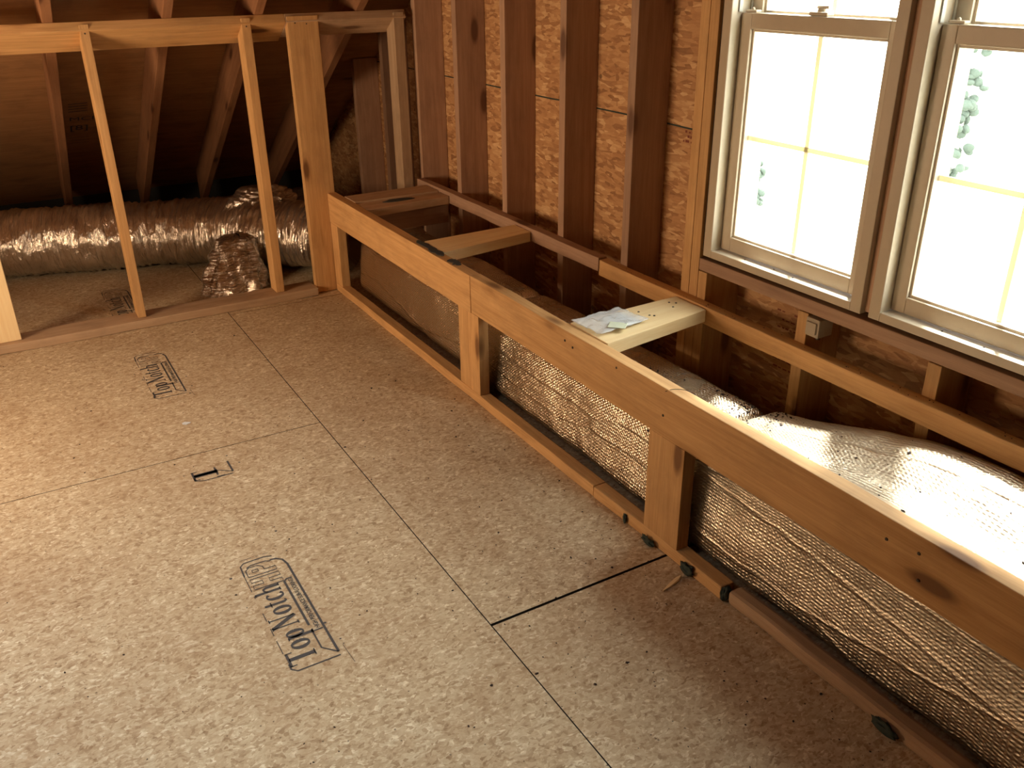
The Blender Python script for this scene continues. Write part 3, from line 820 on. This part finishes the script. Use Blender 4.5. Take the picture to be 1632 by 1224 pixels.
def wall_marks():
    rnd = random.Random(4); bm = bmesh.new()
    def rows(ya, yb, za, zb, n, w):
        for i in range(n):
            z = za + (zb - za) * i / max(1, n - 1); y = ya
            while y < yb:
                L = rnd.uniform(.006, .018); t = w * rnd.uniform(.6, 1)
                if rnd.random() < .75:
                    v = [bm.verts.new((XO - .0006, a, b)) for a, b in ((y, z), (y + L, z), (y + L, z + t), (y, z + t))]
                    bm.faces.new(v)
                y += L + rnd.uniform(.003, .008)
    rows(.13, .30, .30, .48, 8, .0055)
    rows(.725, .775, .905, .935, 3, .008)
    link('printed_marks', bm, 'redink', bpy.data.objects['wall_right'])
wall_marks()

# ------------------------------------------------------------------ small things
def junction():
    t = empty('electrical_box', (1.015, .030, .515)); tag(t, 'small grey plastic box fixed to the cripple stud below the window', 'electrical box')
    bm = bmesh.new(); add_box(bm, (.004, -.020, 0), (.060, .0255, .052))
    bevel(bm, .004); link('box_body', bm, 'plastic_box', t)
    bm = bmesh.new(); add_box(bm, (-.002, -.014, .010), (.0035, .020, .042)); bevel(bm, .002)
    link('cover', bm, 'plastic_box', t)
    bm = bmesh.new(); bmesh.ops.create_cone(bm, cap_ends=True, segments=12, radius1=.006, radius2=.006, depth=.012, matrix=Matrix.Translation((.03, .0, -.006)))
    link('cable_clamp', bm, 'steel', t)
junction()

def bag():
    cx, cy = .672, .470; z = .4805
    t = empty('plastic_bag', (cx, cy, z)); tag(t, 'clear plastic bag of white papers lying on the pale cross block', 'bag')
    def sheet(name, w, h, ang, ox, oy, zz, mat, th=.001, crump=.004, n=22):
        bm = bmesh.new(); g = {}
        for s in (0, 1):
            for i in range(n + 1):
                for j in range(n + 1):
                    u, v = (i / n - .5) * w, (j / n - .5) * h
                    x = ox + u * math.cos(ang) - v * math.sin(ang); y = oy + u * math.sin(ang) + v * math.cos(ang)
                    k = crump * (fbm(Vector((u * 30, v * 30, ox * 50 + 3))) + .9)
                    g[s, i, j] = bm.verts.new((x, y, zz + max(0, k) + s * th))
        for i in range(n):
            for j in range(n):
                bm.faces.new([g[1, i, j], g[1, i + 1, j], g[1, i + 1, j + 1], g[1, i, j + 1]])
                bm.faces.new([g[0, i, j + 1], g[0, i + 1, j + 1], g[0, i + 1, j], g[0, i, j]])
        for i in range(n):
            for a, b in (((i, 0), (i + 1, 0)), ((i, n), (i + 1, n)), ((0, i), (0, i + 1)), ((n, i), (n, i + 1))):
                bm.faces.new([g[0, a[0], a[1]], g[0, b[0], b[1]], g[1, b[0], b[1]], g[1, a[0], a[1]]])
        bmesh.ops.recalc_face_normals(bm, faces=bm.faces)
        return link(name, bm, mat, t, smooth=True)
    sheet('bag_film', .185, .130, .10, .000, .0, .004, 'bag', .0008, .006)
    p = sheet('paper_sheet', .085, .100, .15, .035, -.003, .003, 'paper', .0006, .001)
    sheet('folded_slip', .045, .052, .75, -.012, -.052, .0125, 'paper_green', .0006, .001)
    bm = bmesh.new()
    for k in range(5): stroke(bm, [(-.028 + .001 * k, -.02 + k * .010), (.022 - .004 * (k % 2), -.02 + k * .010)], .0016)
    stroke(bm, [(-.02, .036), (.02, .036)], .005)
    for v in bm.verts: v.co = Vector((.035 + v.co.x, v.co.y, .0062))
    o = link('print', bm, 'ink', t); o.parent = p
bag()

def felt_scrap(y0, y1, x0, x1, z, seed, mat='felt'):
    bm = bmesh.new(); rnd = random.Random(seed); n = 10; lo = []; hi = []
    for i in range(n + 1):
        y = y0 + (y1 - y0) * i / n
        a = x0 + rnd.uniform(0, .012); b = x1 - rnd.uniform(0, .010)
        if i in (0, n): a, b = (a + b) / 2 - .004, (a + b) / 2 + .004
        lo.append((a, y)); hi.append((b, y))
    vs = []
    for zz in (z, z + .0022):
        vs.append(([bm.verts.new((a, y, zz + rnd.uniform(0, .001))) for a, y in lo], [bm.verts.new((b, y, zz + rnd.uniform(0, .001))) for b, y in hi]))
    (a0, b0), (a1, b1) = vs
    for i in range(n):
        bm.faces.new([a1[i], b1[i], b1[i + 1], a1[i + 1]]); bm.faces.new([a0[i + 1], b0[i + 1], b0[i], a0[i]])
        bm.faces.new([a0[i], a1[i], a1[i + 1], a0[i + 1]]); bm.faces.new([b0[i + 1], b1[i + 1], b1[i], b0[i]])
    bm.faces.new([a0[0], b0[0], b1[0], a1[0]]); bm.faces.new([a1[n], b1[n], b0[n], a0[n]])
    bmesh.ops.recalc_face_normals(bm, faces=bm.faces)
    return link('felt_scrap', bm, mat)
tag(felt_scrap(1.33, 1.56, XF + .001, XB + .001, .4762, 3), 'thin dark felt scrap on top of the far chase rail beside the middle cross block', 'scrap')
tag(felt_scrap(1.20, 1.28, XF + .001, XB + .001, .4762, 5), 'small dark felt scrap on the chase rail near its joint', 'scrap')
def patch(x0, x1, y0, y1, z, seed):
    bm = bmesh.new(); rnd = random.Random(seed)
    pts = [(x0 + (x1 - x0) * (.5 + .5 * math.cos(a) * rnd.uniform(.6, 1)), y0 + (y1 - y0) * (.5 + .5 * math.sin(a) * rnd.uniform(.5, 1))) for a in [2 * math.pi * i / 18 for i in range(18)]]
    lo = [bm.verts.new((x, y, z)) for x, y in pts]; hi = [bm.verts.new((x, y, z + .003)) for x, y in pts]
    bm.faces.new(hi); bm.faces.new(lo[::-1])
    for i in range(18): bm.faces.new([lo[i], lo[(i + 1) % 18], hi[(i + 1) % 18], hi[i]])
    bmesh.ops.recalc_face_normals(bm, faces=bm.faces)
    return link('felt_scrap', bm, 'felt')
tag(patch(.66, .86, 2.17, 2.225, .4745, 8), 'long dark scrap lying on the two far cross blocks', 'scrap')

def lump(name, c, r, seed, mat, label, cat, group=None, amp=.5):
    bm = bmesh.new(); bmesh.ops.create_icosphere(bm, subdivisions=3, radius=1)
    for v in bm.verts:
        q = v.co.copy(); k = 1 + amp * fbm(q * 1.9 + Vector((seed, 0, 0)))
        v.co = Vector((c[0] + q.x * r[0] * k, c[1] + q.y * r[1] * k, max(c[2], c[2] + (q.z * .5 + .5) * r[2] * 2 * k)))
    return tag(link(name, bm, mat, smooth=True), label, cat, group)
G = 'dark green scraps along the chase plate'
lump('green_scrap', (.524, .062, .001), (.008, .024, .010), 1, 'green', 'curled dark green scrap beside the foot of the flat post', 'scrap', G)
lump('green_scrap', (.526, -.094, .001), (.008, .022, .016), 2, 'green', 'small dark green scrap next to the wood splinter', 'scrap', G)
lump('green_scrap', (.540, -.222, .001), (.016, .0085, .018), 3, 'green', 'dark green lump filling the gap between two pieces of chase plate', 'scrap', G)
lump('green_scrap', (.528, -.705, .001), (.006, .030, .014), 4, 'green', 'long ragged dark green scrap against the near chase plate', 'scrap', G)
lump('green_scrap', (.529, .175, .002), (.004, .007, .015), 5, 'green', 'slim dark green scrap on the chipped plate left of the flat post', 'scrap', G)
def floor_scrap():
    bm = bmesh.new(); vs = []
    for i in range(7):
        a = 2 * math.pi * i / 7; q = .010 + .006 * noise.noise(Vector((i * 1.7, 0, 0)))
        vs.append((-.4017 + math.cos(a) * q * 1.5, 1.455 + math.sin(a) * q, .002 + .006 * abs(noise.noise(Vector((i, 3, 1))))))
    lo = [bm.verts.new((x, y, .0005)) for x, y, z in vs]; hi = [bm.verts.new(v) for v in vs]
    bm.faces.new(hi); bm.faces.new(lo[::-1])
    for i in range(7): bm.faces.new([lo[i], lo[(i + 1) % 7], hi[(i + 1) % 7], hi[i]])
    bmesh.ops.recalc_face_normals(bm, faces=bm.faces)
    tag(link('paper_scrap', bm, 'paper'), 'tiny white paper scrap on the subfloor near the smaller far printed stamp', 'scrap')
floor_scrap()
def splinter():
    bm = bmesh.new()
    a, b = Vector((.432, -.115, .002)), Vector((.508, -.092, .004)); t = (b - a).normalized(); s = Vector((-t.y, t.x, 0))
    P = [(0, .001), (.35, .006), (.8, .007), (1, .002)]
    lo = []; hi = []
    for u, w in P:
        c = a.lerp(b, u)
        lo.append((bm.verts.new(c + s * w + Vector((0, 0, -.001))), bm.verts.new(c - s * w + Vector((0, 0, -.001)))))
        hi.append((bm.verts.new(c + s * w * .7 + Vector((0, 0, .002))), bm.verts.new(c - s * w * .7 + Vector((0, 0, .002)))))
    for i in range(3):
        bm.faces.new([hi[i][0], hi[i][1], hi[i + 1][1], hi[i + 1][0]]); bm.faces.new([lo[i + 1][0], lo[i + 1][1], lo[i][1], lo[i][0]])
        bm.faces.new([lo[i][0], hi[i][0], hi[i + 1][0], lo[i + 1][0]]); bm.faces.new([lo[i + 1][1], hi[i + 1][1], hi[i][1], lo[i][1]])
    bm.faces.new([lo[0][0], lo[0][1], hi[0][1], hi[0][0]]); bm.faces.new([hi[3][0], hi[3][1], lo[3][1], lo[3][0]])
    bmesh.ops.recalc_face_normals(bm, faces=bm.faces)
    tag(link('wood_splinter', bm, 'pine_fresh'), 'pale pointed wood splinter on the floor by the chase plate', 'splinter')
splinter()

def specks(name, pts, label, mat='debris'):
    bm = bmesh.new()
    for (x, y, z, r) in pts:
        mtx = Matrix.Translation((x, y, z + r * .25)) @ Matrix.Rotation(random.uniform(0, 6.28), 4, 'Z') @ Matrix.Diagonal((r, r * random.uniform(.4, .9), r * .45, 1))
        n0 = len(bm.verts)
        bmesh.ops.create_icosphere(bm, subdivisions=1, radius=1, matrix=mtx)
        bm.verts.ensure_lookup_table()
        for v in bm.verts[n0:]:
            v.co += Vector((random.uniform(-1, 1), random.uniform(-1, 1), 0)) * r * .25
    o = tag(link(name, bm, mat), label, 'debris', kind='stuff')
    return o
rnd = random.Random(11); pts = []
for _ in range(560):
    u = rnd.random()
    if u < .55: x = .53 - abs(rnd.gauss(0, .28)); y = rnd.uniform(-1.1, 1.4)
    else: x = rnd.uniform(-1.1, .52); y = rnd.uniform(-1.2, 2.4)
    if x > .525 or x < -1.2: continue
    r = min(.0052, max(.0011, rnd.lognormvariate(math.log(.0019), .42)))
    pts.append((x, y, 0, r))
specks('floor_debris', pts, 'dark specks of construction debris scattered over the subfloor')
rnd = random.Random(5); pts = []
from mathutils.bvhtree import BVHTree
near = [o for o in COL.objects if o.name.startswith('foil_wrapped_duct')]
dg = bpy.context.evaluated_depsgraph_get()
trees = [BVHTree.FromObject(o, dg) for o in near]
def top_at(x, y):
    best = None
    for t in trees:
        h = t.ray_cast(Vector((x, y, .6)), Vector((0, 0, -1)))
        if h[0] is not None and (best is None or h[0].z > best): best = h[0].z
    return best
for _ in range(430):
    u = rnd.random()
    if u < .6: x, y = rnd.gauss(.93, .045), rnd.gauss(.09, .07)
    elif u < .8: x, y = rnd.uniform(.6, .95), rnd.uniform(.1, .5)
    else: x, y = rnd.uniform(.62, 1.05), rnd.uniform(-.75, .1)
    z = top_at(x, y)
    if z is None: continue
    pts.append((x, y, z, min(.006, max(.0015, rnd.lognormvariate(math.log(.0022), .5)))))
specks('duct_debris', pts, 'dark crumbs of debris lying on the foil duct below the window')
pts = []
for y, x in ((.33, 1.045), (.14, 1.04), (-.32, 1.045), (-.43, 1.04), (.22, 1.05), (-.52, 1.05)): pts.append((x, y, .647, .003))
for _ in range(60): pts.append((rnd.uniform(.992, 1.02), rnd.uniform(-1, .9), .4845, rnd.uniform(.001, .0025)))
specks('sill_debris', pts, 'tiny dark specks on the window sill and ledger')
def chip_pile():
    bm = bmesh.new(); rnd = random.Random(3)
    for _ in range(90):
        x, y = rnd.gauss(.985, .03), rnd.gauss(.06, .05)
        z = .24 + rnd.uniform(0, .045)
        mtx = Matrix.Translation((x, y, z)) @ Matrix.Rotation(rnd.uniform(0, 3), 4, Vector((rnd.random(), rnd.random(), rnd.random() + .1)).normalized()) @ Matrix.Diagonal((rnd.uniform(.006, .02), .004, .002, 1))
        bmesh.ops.create_cube(bm, size=1, matrix=mtx)
# wires sticking from the rail top
def wire(pts, name, label):
    cu = bmesh.new(); P = catmull(pts, 8); rg = []
    for i, p in enumerate(P):
        t = (P[min(i + 1, len(P) - 1)] - P[max(i - 1, 0)]).normalized(); s = t.cross(Vector((0, 0, 1))); s = s.normalized() if s.length > .01 else Vector((1, 0, 0)); u = s.cross(t)
        rg.append([cu.verts.new(p + (s * math.cos(a) + u * math.sin(a)) * .0009) for a in (0, 1.57, 3.14, 4.71)])
    for i in range(len(P) - 1):
        for j in range(4): cu.faces.new([rg[i][j], rg[i + 1][j], rg[i + 1][(j + 1) % 4], rg[i][(j + 1) % 4]])
    bmesh.ops.recalc_face_normals(cu, faces=cu.faces)
    return tag(link(name, cu, 'steel'), label, 'wire')
wire([(.532, .045, .470), (.545, .030, .479), (.565, .010, .480), (.572, -.02, .478)], 'bent_staple', 'thin bent dark wire staple on the near rail above the flat post')

# ------------------------------------------------------------------ outdoors
def outside():
    bm = bmesh.new(); add_box(bm, (1.6, -60, -3.3), (90, 60, -3.2))
    tag(link('ground', bm, 'ground'), kind='structure')
    rnd = random.Random(2)
    for x, y, z0, z1, rad, n, lab in ((11, 6.33, -1.4, .45, .20, 75, 'slim pale green tree seen faintly through the right window'),
                                      (11, 10.06, -2.6, -1.8, .16, 30, 'low pale green bush seen faintly through the left window')):
        t = empty('garden_tree' if rad > .18 else 'garden_bush', (x, y, -3.2)); tag(t, lab, 'tree' if rad > .18 else 'bush')
        bm = bmesh.new(); bmesh.ops.create_cone(bm, cap_ends=True, segments=10, radius1=.05, radius2=.02, depth=z1 + 3.0, matrix=Matrix.Translation((0, 0, (z1 + 3.0) / 2)))
        link('trunk', bm, 'ground', t)
        bm = bmesh.new()
        for _ in range(n):
            a = rnd.uniform(0, 6.28); q = rnd.random(); zz = rnd.uniform(z0, z1) + 3.2
            mtx = Matrix.Translation((math.cos(a) * q * rad, math.sin(a) * q * rad, zz)) @ Matrix.Rotation(rnd.uniform(0, 3), 4, Vector((rnd.random(), rnd.random(), rnd.random() + .01)).normalized())
            bmesh.ops.create_icosphere(bm, subdivisions=2, radius=.085, matrix=mtx @ Matrix.Diagonal((1, .8, .6, 1)))
        link('crown', bm, 'leaves', t)
outside()
